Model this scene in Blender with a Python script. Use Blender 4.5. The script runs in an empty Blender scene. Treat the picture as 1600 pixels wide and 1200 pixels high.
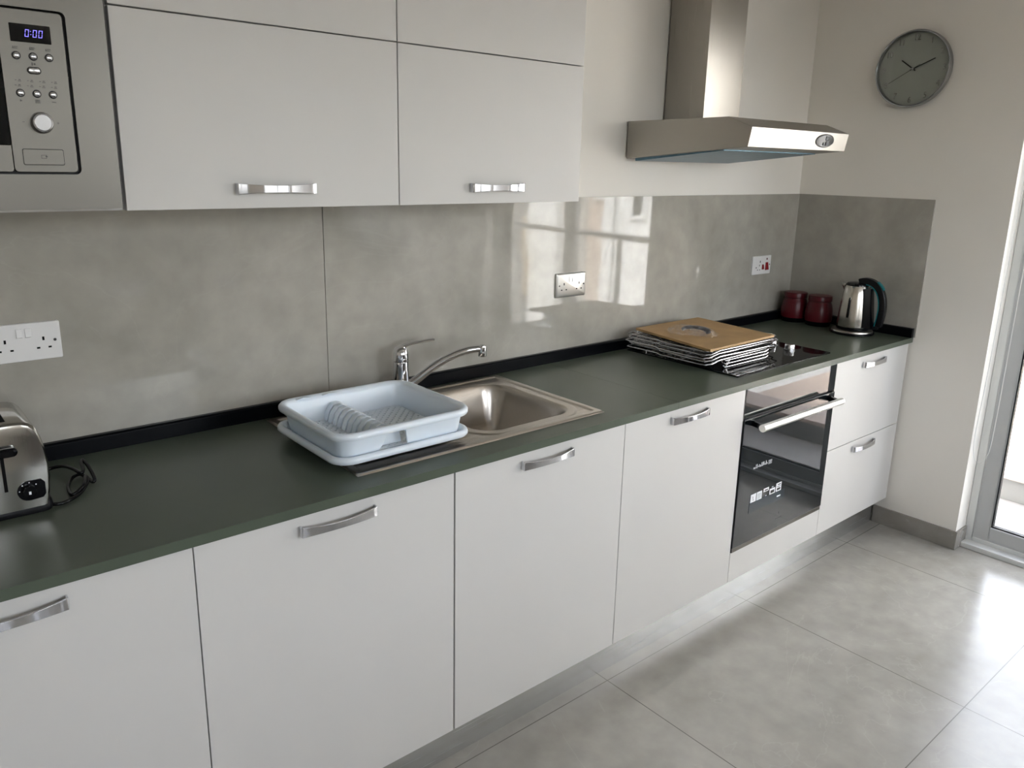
import bpy, bmesh, math, random
from mathutils import Vector, Matrix
from math import sin, cos, pi, radians, sqrt
random.seed(7)
sc = bpy.context.scene
C = sc.collection

# ------------------------------------------------------------ camera
cd = bpy.data.cameras.new('camera')
cam = bpy.data.objects.new('camera', cd); C.objects.link(cam)
cR = Vector((0.76685281, -0.64152656, 0.01950518)); cU = Vector((0.14283796, 0.20021268, 0.96928438))
cF = Vector((0.62572685, 0.74051237, -0.24516799))
M = Matrix((cR, cU, -cF)).transposed().to_4x4(); M.translation = Vector((-0.44923, -2.01973, 1.57921))
cam.matrix_world = M
cd.sensor_fit = 'HORIZONTAL'; cd.sensor_width = 36.0
cd.lens = 1228.017 / 1600 * 36.0
cd.shift_x = 5.898 / 1600; cd.shift_y = -33.453 / 1600
cd.clip_start = 0.02
sc.camera = cam

# ------------------------------------------------------------ world, sun, window portals, exposure
sc.view_settings.view_transform = 'Standard'; sc.view_settings.look = 'None'
sc.view_settings.gamma = 1.0; sc.view_settings.use_curve_mapping = False
sc.view_settings.exposure = 1.96
sc.cycles.max_bounces = 10; sc.cycles.diffuse_bounces = 6; sc.cycles.glossy_bounces = 5
sc.cycles.transmission_bounces = 8; sc.cycles.transparent_max_bounces = 12
sc.cycles.sample_clamp_indirect = 6.0
sc.cycles.caustics_reflective = False; sc.cycles.caustics_refractive = False
w = bpy.data.worlds.new('world'); sc.world = w; w.use_nodes = True
nt = w.node_tree; bg = nt.nodes['Background']
sky = nt.nodes.new('ShaderNodeTexSky'); sky.sky_type = 'NISHITA'; sky.sun_disc = False
sky.sun_elevation = radians(50); sky.sun_rotation = radians(-70); sky.air_density = 1.0; sky.dust_density = 3.0; sky.ozone_density = 1.0
hs = nt.nodes.new('ShaderNodeHueSaturation'); hs.inputs['Saturation'].default_value = 0.30
nt.links.new(sky.outputs[0], hs.inputs['Color']); nt.links.new(hs.outputs[0], bg.inputs[0])
bg.inputs[1].default_value = .86
sl = bpy.data.lights.new('sun', 'SUN'); sl.energy = 1.3; sl.angle = radians(0.6); sl.color = (1, .97, .92)
so = bpy.data.objects.new('sun', sl); C.objects.link(so)
so.rotation_euler = Vector((0.6, -0.28, -0.78)).to_track_quat('-Z', 'Y').to_euler()
def portal(name, loc, direction, sx, sy):
    l = bpy.data.lights.new(name, 'AREA'); l.shape = 'RECTANGLE'; l.size = sx; l.size_y = sy; l.cycles.is_portal = True
    o = bpy.data.objects.new(name, l); C.objects.link(o); o.location = loc
    o.rotation_euler = Vector(direction).to_track_quat('-Z', 'Z').to_euler()
portal('door_portal', (3.36, -1.65, 1.13), (-1, 0, 0), 1.5, 2.25)
portal('fill_side_window_portal', (-.6, -4.82, 1.87), (0, 1, 0), 1.4, 1.15)  # samples sky through the smaller window added for fill
portal('fill_window_portal', (1.95, -4.82, 1.825), (0, 1, 0), 1.9, 1.25)  # samples sky through the wide window added for fill

# ------------------------------------------------------------ materials
MAT = {}
def mat(name, col, rough=.5, metal=0., spec=.5, noise=None, bump=None, **kw):
    """col linear rgb; noise=(scale,amount,detail) colour mottling; bump=(scale,strength,dist)"""
    m = bpy.data.materials.new(name); m.use_nodes = True; t = m.node_tree; b = t.nodes['Principled BSDF']
    b.inputs['Base Color'].default_value = (*col, 1); b.inputs['Roughness'].default_value = rough
    b.inputs['Metallic'].default_value = metal; b.inputs['Specular IOR Level'].default_value = spec
    for k, v in kw.items():
        b.inputs[k.replace('_', ' ')].default_value = v
    tc = t.nodes.new('ShaderNodeTexCoord')
    if noise:
        n = t.nodes.new('ShaderNodeTexNoise'); n.inputs['Scale'].default_value = noise[0]
        n.inputs['Detail'].default_value = noise[2] if len(noise) > 2 else 4
        t.links.new(tc.outputs['Object'], n.inputs['Vector'])
        r = t.nodes.new('ShaderNodeValToRGB')
        r.color_ramp.elements[0].position = .3; r.color_ramp.elements[1].position = .7
        a = noise[1]
        r.color_ramp.elements[0].color = (*[max(0, c * (1 - a)) for c in col], 1)
        r.color_ramp.elements[1].color = (*[min(1, c * (1 + a)) for c in col], 1)
        t.links.new(n.outputs['Fac'], r.inputs[0]); t.links.new(r.outputs[0], b.inputs['Base Color'])
    if bump:
        n2 = t.nodes.new('ShaderNodeTexNoise'); n2.inputs['Scale'].default_value = bump[0]; n2.inputs['Detail'].default_value = 3
        t.links.new(tc.outputs['Object'], n2.inputs['Vector'])
        bp = t.nodes.new('ShaderNodeBump'); bp.inputs['Strength'].default_value = bump[1]; bp.inputs['Distance'].default_value = bump[2]
        t.links.new(n2.outputs['Fac'], bp.inputs['Height']); t.links.new(bp.outputs[0], b.inputs['Normal'])
    MAT[name] = m
    return m
def brushed(name, col, rough, axis, amt=.12, fine=900):
    m = mat(name, col, rough, 1.0); t = m.node_tree; b = t.nodes['Principled BSDF']
    tc = t.nodes.new('ShaderNodeTexCoord'); mp = t.nodes.new('ShaderNodeMapping')
    s = [fine, fine, fine]; s[axis] = 4
    mp.inputs['Scale'].default_value = s
    n = t.nodes.new('ShaderNodeTexNoise'); n.inputs['Scale'].default_value = 1; n.inputs['Detail'].default_value = 2
    mr = t.nodes.new('ShaderNodeMapRange'); mr.inputs['To Min'].default_value = rough - amt / 2; mr.inputs['To Max'].default_value = rough + amt / 2
    t.links.new(tc.outputs['Object'], mp.inputs[0]); t.links.new(mp.outputs[0], n.inputs['Vector'])
    t.links.new(n.outputs['Fac'], mr.inputs[0]); t.links.new(mr.outputs[0], b.inputs['Roughness'])
    bp = t.nodes.new('ShaderNodeBump'); bp.inputs['Strength'].default_value = .04; bp.inputs['Distance'].default_value = .001
    t.links.new(n.outputs['Fac'], bp.inputs['Height']); t.links.new(bp.outputs[0], b.inputs['Normal'])
    return m
mat('wall_paint', (.82, .79, .735), .75, noise=(3, .015), bump=(120, .05, .002))
mat('ceiling_paint', (.88, .87, .84), .8, noise=(2, .01))
mat('laminate', (.575, .565, .545), .42, noise=(2.5, .015), bump=(500, .03, .0005))
mat('carcass', (.50, .48, .45), .6, noise=(5, .02))
mat('green_laminate', (.075, .092, .067), .34, 0, .32, noise=(4, .06), bump=(700, .06, .0005))
mat('black_trim', (.002, .0025, .0035), .30, 0, .14, noise=(20, .1))
mat('chrome', (.68, .68, .70), .07, 1.0, noise=(3, .01))
mat('control_grey', (.12, .12, .12), .3, .6, noise=(10, .05))
mat('chrome_rough', (.55, .55, .56), .2, 1.0, noise=(3, .02))
brushed('steel', (.38, .36, .325), .34, 0)
brushed('steel_v', (.37, .35, .315), .30, 2)
brushed('sink_steel', (.52, .48, .43), .28, 0, .03)
MAT['sink_steel'].node_tree.nodes['Bump'].inputs['Strength'].default_value = .005
brushed('appliance_steel', (.155, .146, .130), .34, 0, .06)
brushed('plinth_alu', (.80, .82, .84), .26, 0, .06)
brushed('toaster_steel', (.60, .58, .54), .15, 2, .05)
brushed('bar_alu', (.80, .79, .76), .33, 0, .04)
brushed('kettle_steel', (.55, .52, .47), .24, 2, .1)
mat('black_glass', (.003, .0035, .004), .03, 0, .35, noise=(3, .1))
mat('oven_glass', (.005, .007, .008), .02, 0, .42, noise=(3, .1))
mat('black_plastic', (.003, .003, .004), .35, 0, .3, noise=(30, .1))
mat('gloss_black', (.002, .002, .003), .14, 0, .3, noise=(30, .1))
mat('dark_gap', (.004, .004, .004), .7, 0, .1, noise=(30, .1))
mat('white_plastic', (.72, .71, .70), .28, noise=(10, .01))
mat('rack_plastic', (.70, .76, .82), .32, noise=(6, .02), Subsurface_Weight=.25, Subsurface_Radius=(.02, .025, .03), Subsurface_Scale=.3)
mat('teal', (.006, .15, .165), .35, 0, .3, noise=(10, .05))
mat('red_enamel', (.085, .003, .008), .32, 0, .35, noise=(10, .1))
mat('red_switch', (.22, .006, .012), .4, 0, .3, noise=(10, .05))
mat('wood_board', (.40, .25, .105), .55, noise=(14, .12, 6))
mat('alu_white', (.70, .71, .70), .35, noise=(4, .01))
mat('alu_frame', (.50, .51, .51), .38, noise=(4, .02))
mat('gasket', (.01, .01, .01), .6, noise=(10, .1))
mat('wire_metal', (.62, .62, .64), .18, 1.0, noise=(10, .02))
mat('clock_silver', (.40, .41, .38), .45, .2, noise=(40, .03))
mat('clock_rim', (.36, .37, .38), .25, 1.0, noise=(10, .02))
mat('blue_film', (.10, .19, .25), .35, .5, noise=(30, .15))
mat('label_white', (.75, .77, .80), .5, noise=(30, .02))
mat('label_strip', (.012, .022, .032), .15, 0, .3, noise=(30, .05))
mat('icon_grey', (.05, .047, .045), .6, noise=(30, .1))
mat('stone_cap', (.62, .52, .46), .7, noise=(8, .06))
mat('render_white', (.62, .62, .60), .8, noise=(3, .03))
mat('render_cream', (.66, .54, .38), .8, noise=(3, .03))
mat('render_pink', (.44, .36, .30), .8, noise=(3, .03))
mat('render_grey', (.30, .30, .29), .8, noise=(3, .03))
mat('asphalt', (.14, .14, .14), .9, noise=(5, .1))
mat('balcony_tile', (.34, .33, .32), .6, noise=(5, .05))
mat('cord_white', (.70, .70, .68), .5, noise=(10, .02))
mat('dark_wood', (.06, .035, .02), .4, noise=(6, .25, 6))

def emit(name, col, s):
    m = bpy.data.materials.new(name); m.use_nodes = True; t = m.node_tree
    b = t.nodes['Principled BSDF']; b.inputs['Base Color'].default_value = (0, 0, 0, 1)
    b.inputs['Emission Color'].default_value = (*col, 1); b.inputs['Emission Strength'].default_value = s
    MAT[name] = m
emit('display_glow', (.24, .20, 1.0), .42)

def glassy(name, tint=(1, 1, 1), ior=1.45, rough=0.0, fac=1.0):
    m = bpy.data.materials.new(name); m.use_nodes = True; t = m.node_tree
    t.nodes.remove(t.nodes['Principled BSDF'])
    out = t.nodes['Material Output']; tr = t.nodes.new('ShaderNodeBsdfTransparent'); tr.inputs[0].default_value = (*tint, 1)
    gl = t.nodes.new('ShaderNodeBsdfGlossy'); gl.inputs['Roughness'].default_value = rough
    lw = t.nodes.new('ShaderNodeLayerWeight'); lw.inputs['Blend'].default_value = .5
    pw = t.nodes.new('ShaderNodeMath'); pw.operation = 'POWER'; pw.inputs[1].default_value = 5
    fr = t.nodes.new('ShaderNodeMapRange'); fr.inputs['To Min'].default_value = ((ior - 1) / (ior + 1)) ** 2; fr.inputs['To Max'].default_value = 1
    t.links.new(lw.outputs['Facing'], pw.inputs[0]); t.links.new(pw.outputs[0], fr.inputs['Value'])
    mx = t.nodes.new('ShaderNodeMixShader')
    t.links.new(fr.outputs[0], mx.inputs[0]); t.links.new(tr.outputs[0], mx.inputs[1]); t.links.new(gl.outputs[0], mx.inputs[2])
    t.links.new(mx.outputs[0], out.inputs[0]); MAT[name] = m
glassy('pane_glass'); glassy('clock_glass', (.97, .98, .97), 1.5)

def bag_mat():
    m = bpy.data.materials.new('clear_film'); m.use_nodes = True; t = m.node_tree
    b = t.nodes['Principled BSDF']; b.inputs['Base Color'].default_value = (.75, .72, .72, 1); b.inputs['Roughness'].default_value = .18
    out = t.nodes['Material Output']; tr = t.nodes.new('ShaderNodeBsdfTransparent'); mx = t.nodes.new('ShaderNodeMixShader')
    n = t.nodes.new('ShaderNodeTexNoise'); n.inputs['Scale'].default_value = 60; mr = t.nodes.new('ShaderNodeMapRange')
    mr.inputs['From Min'].default_value = .35; mr.inputs['From Max'].default_value = .7; mr.inputs['To Min'].default_value = .02; mr.inputs['To Max'].default_value = .34
    tc = t.nodes.new('ShaderNodeTexCoord'); t.links.new(tc.outputs['Object'], n.inputs['Vector'])
    t.links.new(n.outputs['Fac'], mr.inputs[0]); t.links.new(mr.outputs[0], mx.inputs[0])
    t.links.new(tr.outputs[0], mx.inputs[1]); t.links.new(b.outputs[0], mx.inputs[2]); t.links.new(mx.outputs[0], out.inputs[0])
    MAT['clear_film'] = m
bag_mat()

def stone(name, c1, c2, rough, veins, bumpd, grout=None, spec=.5):
    """mottled cement-look porcelain; grout=(x0,y0,sx,sy,width)"""
    m = bpy.data.materials.new(name); m.use_nodes = True; t = m.node_tree; b = t.nodes['Principled BSDF']
    L = t.links.new; N = t.nodes.new
    geo = N('ShaderNodeNewGeometry'); P = geo.outputs['Position']
    n1 = N('ShaderNodeTexNoise'); n1.inputs['Scale'].default_value = 2.2; n1.inputs['Detail'].default_value = 8; n1.inputs['Distortion'].default_value = .8; L(P, n1.inputs['Vector'])
    r = N('ShaderNodeValToRGB'); r.color_ramp.elements[0].position = .32; r.color_ramp.elements[1].position = .7
    r.color_ramp.elements[0].color = (*c1, 1); r.color_ramp.elements[1].color = (*c2, 1); L(n1.outputs['Fac'], r.inputs[0])
    n2 = N('ShaderNodeTexNoise'); n2.inputs['Scale'].default_value = 14; n2.inputs['Detail'].default_value = 6; L(P, n2.inputs['Vector'])
    mr = N('ShaderNodeMapRange'); mr.inputs['From Min'].default_value = .3; mr.inputs['From Max'].default_value = .7
    mr.inputs['To Min'].default_value = .92; mr.inputs['To Max'].default_value = 1.08; L(n2.outputs['Fac'], mr.inputs[0])
    mul = N('ShaderNodeVectorMath'); mul.operation = 'SCALE'; L(r.outputs[0], mul.inputs[0]); L(mr.outputs[0], mul.inputs['Scale'])
    col = mul.outputs[0]
    # thin pale veins
    n3 = N('ShaderNodeTexNoise'); n3.inputs['Scale'].default_value = 1.6; n3.inputs['Detail'].default_value = 5; n3.inputs['Distortion'].default_value = 1.5; L(P, n3.inputs['Vector'])
    s1 = N('ShaderNodeMath'); s1.operation = 'SUBTRACT'; s1.inputs[1].default_value = .5; L(n3.outputs['Fac'], s1.inputs[0])
    s2 = N('ShaderNodeMath'); s2.operation = 'ABSOLUTE'; L(s1.outputs[0], s2.inputs[0])
    v = N('ShaderNodeMapRange'); v.inputs['From Min'].default_value = 0; v.inputs['From Max'].default_value = .006
    v.inputs['To Min'].default_value = veins; v.inputs['To Max'].default_value = 0; L(s2.outputs[0], v.inputs[0])
    mx = N('ShaderNodeMix'); mx.data_type = 'RGBA'; L(v.outputs[0], mx.inputs['Factor']); L(col, mx.inputs['A']); mx.inputs['B'].default_value = (.62, .60, .56, 1)
    col = mx.outputs['Result']
    if grout:
        gx, gy, sx, sy, gw = grout
        sp = N('ShaderNodeSeparateXYZ'); L(P, sp.inputs[0])
        def line(o, o0, s):
            a = N('ShaderNodeMath'); a.operation = 'SUBTRACT'; a.inputs[1].default_value = o0 - 50 * s; L(o, a.inputs[0])
            d = N('ShaderNodeMath'); d.operation = 'DIVIDE'; d.inputs[1].default_value = s; L(a.outputs[0], d.inputs[0])
            f = N('ShaderNodeMath'); f.operation = 'FRACT'; L(d.outputs[0], f.inputs[0])
            q = N('ShaderNodeMath'); q.operation = 'PINGPONG'; q.inputs[1].default_value = .5; L(f.outputs[0], q.inputs[0])
            l = N('ShaderNodeMath'); l.operation = 'LESS_THAN'; l.inputs[1].default_value = gw / 2 / s; L(q.outputs[0], l.inputs[0])
            return l.outputs[0]
        mm = N('ShaderNodeMath'); mm.operation = 'MAXIMUM'; L(line(sp.outputs[0], gx, sx), mm.inputs[0]); L(line(sp.outputs[1], gy, sy), mm.inputs[1])
        m2 = N('ShaderNodeMix'); m2.data_type = 'RGBA'; L(mm.outputs[0], m2.inputs['Factor']); L(col, m2.inputs['A']); m2.inputs['B'].default_value = (.16, .15, .135, 1)
        col = m2.outputs['Result']
    L(col, b.inputs['Base Color'])
    rr = N('ShaderNodeMapRange'); rr.inputs['To Min'].default_value = rough * .8; rr.inputs['To Max'].default_value = rough * 1.25; L(n2.outputs['Fac'], rr.inputs[0]); L(rr.outputs[0], b.inputs['Roughness'])
    b.inputs['Specular IOR Level'].default_value = spec
    n4 = N('ShaderNodeTexNoise'); n4.inputs['Scale'].default_value = 5; n4.inputs['Detail'].default_value = 0; L(P, n4.inputs['Vector'])
    bp = N('ShaderNodeBump'); bp.inputs['Strength'].default_value = 1; bp.inputs['Distance'].default_value = bumpd; L(n4.outputs['Fac'], bp.inputs['Height']); L(bp.outputs[0], b.inputs['Normal'])
    MAT[name] = m
stone('splash_tile', (.31, .295, .26), (.42, .40, .355), .035, .05, .0006, spec=.62)
stone('floor_tile', (.32, .305, .275), (.41, .395, .36), .22, .12, .0004, (1.967, -.580, .7625, .7675, .003))
stone('skirting_tile', (.26, .245, .22), (.33, .31, .28), .25, .1, .0002)

# ------------------------------------------------------------ mesh helpers
ORG = {}
def worg(o):
    v = Vector((0, 0, 0))
    while o: v += o.location; o = o.parent
    return v
class MB:
    def __init__(s): s.v = []; s.f = []
    def add(s, vs, fs):
        k = len(s.v); s.v += [tuple(v) for v in vs]; s.f += [tuple(i + k for i in f) for f in fs]; return s
    def box(s, x0, x1, y0, y1, z0, z1):
        x0, x1 = sorted((x0, x1)); y0, y1 = sorted((y0, y1)); z0, z1 = sorted((z0, z1))
        return s.add([(x0, y0, z0), (x1, y0, z0), (x1, y1, z0), (x0, y1, z0), (x0, y0, z1), (x1, y0, z1), (x1, y1, z1), (x0, y1, z1)],
                     [(0, 3, 2, 1), (4, 5, 6, 7), (0, 1, 5, 4), (1, 2, 6, 5), (2, 3, 7, 6), (3, 0, 4, 7)])
    def loft(s, rings, cap0=True, cap1=True, closed=False):
        n = len(rings[0]); vs = [p for r in rings for p in r]; fs = []
        m = len(rings)
        for i in range(m if closed else m - 1):
            a = i * n; b = ((i + 1) % m) * n
            for j in range(n):
                k = (j + 1) % n; fs.append((a + j, a + k, b + k, b + j))
        if not closed:
            if cap0: fs.append(tuple(range(n))[::-1])
            if cap1: fs.append(tuple(range((m - 1) * n, m * n)))
        return s.add(vs, fs)
    def lathe(s, prof, c=(0, 0, 0), n=40, cap0=True, cap1=True, axis='z'):
        rings = []
        for r, h in prof:
            ring = []
            for j in range(n):
                a = 2 * pi * j / n; u, v = r * cos(a), r * sin(a)
                p = (u, v, h) if axis == 'z' else ((u, -h, v) if axis == '-y' else (-h, u, v))
                ring.append((c[0] + p[0], c[1] + p[1], c[2] + p[2]))
            rings.append(ring)
        return s.loft(rings, cap0, cap1)
    def tube(s, pts, r, n=8, closed=False, flat=None):
        pts = [Vector(p) for p in pts]; m = len(pts); rings = []
        rs = r if isinstance(r, (list, tuple)) else [r] * m
        up = None
        for i, p in enumerate(pts):
            if closed: t = pts[(i + 1) % m] - pts[i - 1]
            else: t = pts[min(i + 1, m - 1)] - pts[max(i - 1, 0)]
            t.normalize()
            if up is None:
                up = Vector((0, 0, 1)) if abs(t.z) < .9 else Vector((1, 0, 0))
            side = t.cross(up).normalized(); up = side.cross(t).normalized()
            fz = flat if flat else 1
            rings.append([p + side * cos(2 * pi * j / n) * rs[i] + up * sin(2 * pi * j / n) * rs[i] * fz for j in range(n)])
        return s.loft(rings, closed=closed)
    def prism(s, poly, axis, a, b):
        """poly 2-D outline extruded along axis from a to b"""
        def P(u, v, h): return {'x': (h, u, v), 'y': (u, h, v), 'z': (u, v, h)}[axis]
        return s.loft([[P(u, v, a) for u, v in poly], [P(u, v, b) for u, v in poly]])
    def build(s, name, m, parent=None, bevel=0, smooth=False, local=False, angle=35, seg=2, sub=0, solid=0):
        off = Vector((0, 0, 0)) if (local or parent is None) else worg(parent)
        me = bpy.data.meshes.new(name)
        me.from_pydata([(v[0] - off.x, v[1] - off.y, v[2] - off.z) for v in s.v], [], s.f)
        bm = bmesh.new(); bm.from_mesh(me); bmesh.ops.remove_doubles(bm, verts=bm.verts, dist=1e-6)
        bmesh.ops.recalc_face_normals(bm, faces=bm.faces); bm.to_mesh(me); bm.free()
        me.materials.append(MAT[m] if isinstance(m, str) else m)
        o = bpy.data.objects.new(name, me); C.objects.link(o)
        if parent: o.parent = parent
        if smooth:
            me.polygons.foreach_set('use_smooth', [True] * len(me.polygons))
            me.set_sharp_from_angle(angle=radians(angle))
        if solid:
            d = o.modifiers.new('solid', 'SOLIDIFY'); d.thickness = solid; d.offset = -1
        if bevel:
            d = o.modifiers.new('bevel', 'BEVEL'); d.width = bevel; d.segments = seg; d.limit_method = 'ANGLE'; d.angle_limit = radians(40)
            d.harden_normals = False
        if sub:
            d = o.modifiers.new('sub', 'SUBSURF'); d.levels = sub; d.render_levels = sub
        return o
def rrect(x0, x1, y0, y1, r, z, n=6):
    out = []
    for cx, cy, a0 in ((x1 - r, y1 - r, 0), (x0 + r, y1 - r, 90), (x0 + r, y0 + r, 180), (x1 - r, y0 + r, 270)):
        for k in range(n + 1):
            a = radians(a0 + 90 * k / n); out.append((cx + r * cos(a), cy + r * sin(a), z))
    return out
def smoothpath(pts, k=6, closed=False):
    P = [Vector(p) for p in pts]; n = len(P); out = []
    for i in range(n if closed else n - 1):
        if closed: a, b, c, d = P[i - 1], P[i], P[(i + 1) % n], P[(i + 2) % n]
        else: a, b, c, d = P[max(i - 1, 0)], P[i], P[i + 1], P[min(i + 2, n - 1)]
        for j in range(k):
            t = j / k
            out.append(.5 * ((2 * b) + (c - a) * t + (2 * a - 5 * b + 4 * c - d) * t * t + (3 * b - a - 3 * c + d) * t ** 3))
    if not closed: out.append(P[-1])
    return out
def thing(name, label, cat, loc=(0, 0, 0), rz=0, group=None):
    o = bpy.data.objects.new(name, None); C.objects.link(o); o.location = loc; o.rotation_euler = (0, 0, rz)
    o.empty_display_size = .05
    o['label'] = label; o['category'] = cat
    if group: o['group'] = group
    return o
def tag(o, label, cat, group=None):
    o['label'] = label; o['category'] = cat
    if group: o['group'] = group
    return o
def struct(o): o['kind'] = 'structure'; return o
def dup(root, loc, label=None, rz=None):
    r = root.copy(); C.objects.link(r); r.location = loc
    if rz is not None: r.rotation_euler = (0, 0, rz)
    if label: r['label'] = label
    def rec(src, dst):
        for ch in list(src.children):
            c = ch.copy(); C.objects.link(c); c.parent = dst; rec(ch, c)
    rec(root, r); return r
def text_mb(txt, size, f, ext=.0005):
    """text as mesh vertices mapped through f(u,v,h)"""
    cu = bpy.data.curves.new('t', 'FONT'); cu.body = txt; cu.size = size; cu.align_x = 'CENTER'; cu.align_y = 'CENTER'; cu.extrude = ext; cu.resolution_u = 3
    o = bpy.data.objects.new('t', cu); C.objects.link(o)
    bpy.context.view_layer.update()
    dg = bpy.context.evaluated_depsgraph_get(); me = bpy.data.meshes.new_from_object(o.evaluated_get(dg))
    mb = MB(); mb.add([f(*v.co) for v in me.vertices], [tuple(p.vertices) for p in me.polygons])
    bpy.data.objects.remove(o); bpy.data.curves.remove(cu); bpy.data.meshes.remove(me)
    return mb

# ------------------------------------------------------------ setting
WX, WY = 3.044, .008                      # faces of right and back walls
RX0, RY1, H = -3.3, -4.6, 2.65
DY0, DY1, DZ = -.895, -2.40, 2.27          # balcony door opening
struct(MB().box(RX0 - .2, 3.4, RY1 - .2, .3, -.2, 0).build('floor', 'floor_tile'))
struct(MB().box(RX0 - .2, 3.4, RY1 - .2, .3, H, H + .25).build('ceiling', 'ceiling_paint'))
struct(MB().box(RX0 - .2, 3.4, WY + .0003, .3, 0, H).build('wall_back', 'wall_paint'))
wr = MB().box(WX, 3.4, DY0, WY, 0, H).box(WX, 3.4, RY1 - .2, DY1, 0, H).box(WX, 3.4, DY1, DY0, DZ, H)
struct(wr.build('wall_right', 'wall_paint'))
struct(MB().box(RX0 - .2, RX0, RY1 - .2, WY, 0, H).build('wall_left', 'wall_paint'))
wx0, wx1, wz0, wz1 = 1.0, 2.9, 1.20, 2.45
vx0, vx1, vz0 = -1.3, .1, 1.3
wf = MB().box(RX0, vx0, RY1 - .2, RY1, 0, H).box(vx1, wx0, RY1 - .2, RY1, 0, H).box(vx0, vx1, RY1 - .2, RY1, 0, vz0).box(vx0, vx1, RY1 - .2, RY1, wz1, H).box(wx1, WX, RY1 - .2, RY1, 0, H).box(wx0, wx1, RY1 - .2, RY1, 0, wz0).box(wx0, wx1, RY1 - .2, RY1, wz1, H)
struct(wf.build('wall_front', 'wall_paint'))
# unseen windows behind the camera, added to supply fill light
wn = struct(MB().box(wx0, wx0 + .06, -4.74, -4.69, wz0, wz1).box(wx1 - .06, wx1, -4.74, -4.69, wz0, wz1).box(wx0, wx1, -4.74, -4.69, wz0, wz0 + .06)
            .box(wx0, wx1, -4.74, -4.69, wz1 - .06, wz1).box(1.92, 1.98, -4.74, -4.69, wz0, wz1).build('fill_window_1', 'alu_frame'))
MB().box(wx0 + .05, wx1 - .05, -4.719, -4.713, wz0 + .05, wz1 - .05).build('fill_window_glass', 'pane_glass', wn)
wn = struct(MB().box(vx0, vx0 + .06, -4.74, -4.69, vz0, wz1).box(vx1 - .06, vx1, -4.74, -4.69, vz0, wz1).box(vx0, vx1, -4.74, -4.69, vz0, vz0 + .06)
            .box(vx0, vx1, -4.74, -4.69, wz1 - .06, wz1).box(-.63, -.57, -4.74, -4.69, vz0, wz1).build('fill_window_2', 'alu_frame'))  # second added window, more fill from the unseen wall
MB().box(vx0 + .05, vx1 - .05, -4.719, -4.713, vz0 + .05, wz1 - .05).build('fill_window_glass', 'pane_glass', wn)
# skirtings: right wall, wrapping into the reveal
struct(MB().box(3.034, WX, DY0 - .009, -.54, 0, .081).box(3.034, 3.145, DY0 - .009, DY0, 0, .081).build('baseboard_right', 'skirting_tile', bevel=.001))
struct(MB().box(3.034, WX, RY1, DY1, 0, .081).build('baseboard_right.001', 'skirting_tile', bevel=.001))
struct(MB().box(RX0, 3.034, RY1, RY1 + .01, 0, .081).build('baseboard_front', 'skirting_tile', bevel=.001))
struct(MB().box(RX0, RX0 + .01, RY1 + .01, -.0, 0, .081).build('baseboard_left', 'skirting_tile', bevel=.001))
struct(MB().box(3.095, 3.26, DY1, DY0 - .009, 0, .022).build('trim_1', 'alu_white', bevel=.002))
# balcony door: outer frame, two sashes with panes
df = MB()
fx0, fx1 = 3.145, 3.235
df.box(fx0, fx1, DY0 - .035, DY0 - .001, .022, DZ).box(fx0, fx1, DY1 + .001, DY1 + .035, .022, DZ).box(fx0, fx1, DY1 + .035, DY0 - .035, DZ - .04, DZ - .001).box(fx0, fx1, DY1 + .035, DY0 - .035, .022, .04)
door = struct(df.build('door_1', 'alu_white', bevel=.002))
def sash(x, ya, yb):
    z0, z1 = .035, DZ - .035; s_ = .062; d = .04
    f = MB().box(x, x + d, ya - s_, ya, z0, z1).box(x, x + d, yb, yb + s_, z0, z1).box(x, x + d, yb + s_, ya - s_, z0, z0 + .068).box(x, x + d, yb + s_, ya - s_, z1 - .068, z1)
    fo = f.build('sash', 'alu_frame', door, bevel=.002)
    a, b, c, e = ya - s_, yb + s_, z0 + .068, z1 - .068; g = .006
    MB().box(x + .008, x + .03, a - g, a, c, e).box(x + .008, x + .03, b, b + g, c, e).box(x + .008, x + .03, b, a, c, c + g).box(x + .008, x + .03, b, a, e - g, e).build('gasket', 'gasket', fo)
    MB().box(x + .016, x + .022, b + g / 2, a - g / 2, c + g / 2, e - g / 2).build('pane', 'pane_glass', fo)
sash(3.15, DY0 - .033, -1.70); sash(3.193, -1.64, DY1 + .033)
# balcony
struct(MB().box(3.4, 4.15, -4.8, .6, -.25, -.03).build('floor_balcony', 'balcony_tile'))
kb = MB().box(3.9, 4.12, -4.8, .6, -.03, .085).build('balcony_kerb', 'render_grey', bevel=.003)
tag(kb, 'low pale rendered kerb along the balcony edge outside the glass door', 'kerb')
MB().box(3.88, 4.14, -4.8, .6, .085, .11).build('stone_cap', 'stone_cap', kb, bevel=.003)
rl = thing('balcony_railing', 'dark grey balcony handrail on glass panels beyond the door', 'railing', (4.01, -2.1, .11))
MB().box(3.985, 4.035, -4.8, .6, 1.045, 1.085).build('handrail', 'render_grey', rl, bevel=.004)
for y in (-4.6, -3.3, -2.0, -.7, .5):
    MB().box(3.995, 4.025, y - .015, y + .015, .11, 1.045).build('post', 'render_grey', rl)
MB().box(4.005, 4.015, -4.58, .48, .15, 1.04).build('glass_panel', 'pane_glass', rl)
bx = thing('planter_box', 'grey box standing beyond the balcony kerb outside the glass door', 'box', (4.6, -.45, -.3))
MB().box(4.5, 4.95, -.85, -.30, -.42, -.12).build('box_body', 'render_grey', bx, bevel=.01)
MB().box(4.49, 4.96, -.86, -.29, -.12, -.095).build('rim', 'stone_cap', bx, bevel=.004)
lt = MB().box(4.15, 7.2, -3.0, 4.0, -.6, -.42).build('roof_terrace', 'render_pink'); tag(lt, 'sunlit pinkish terrace seen through the bottom of the glass door', 'terrace')
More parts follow.
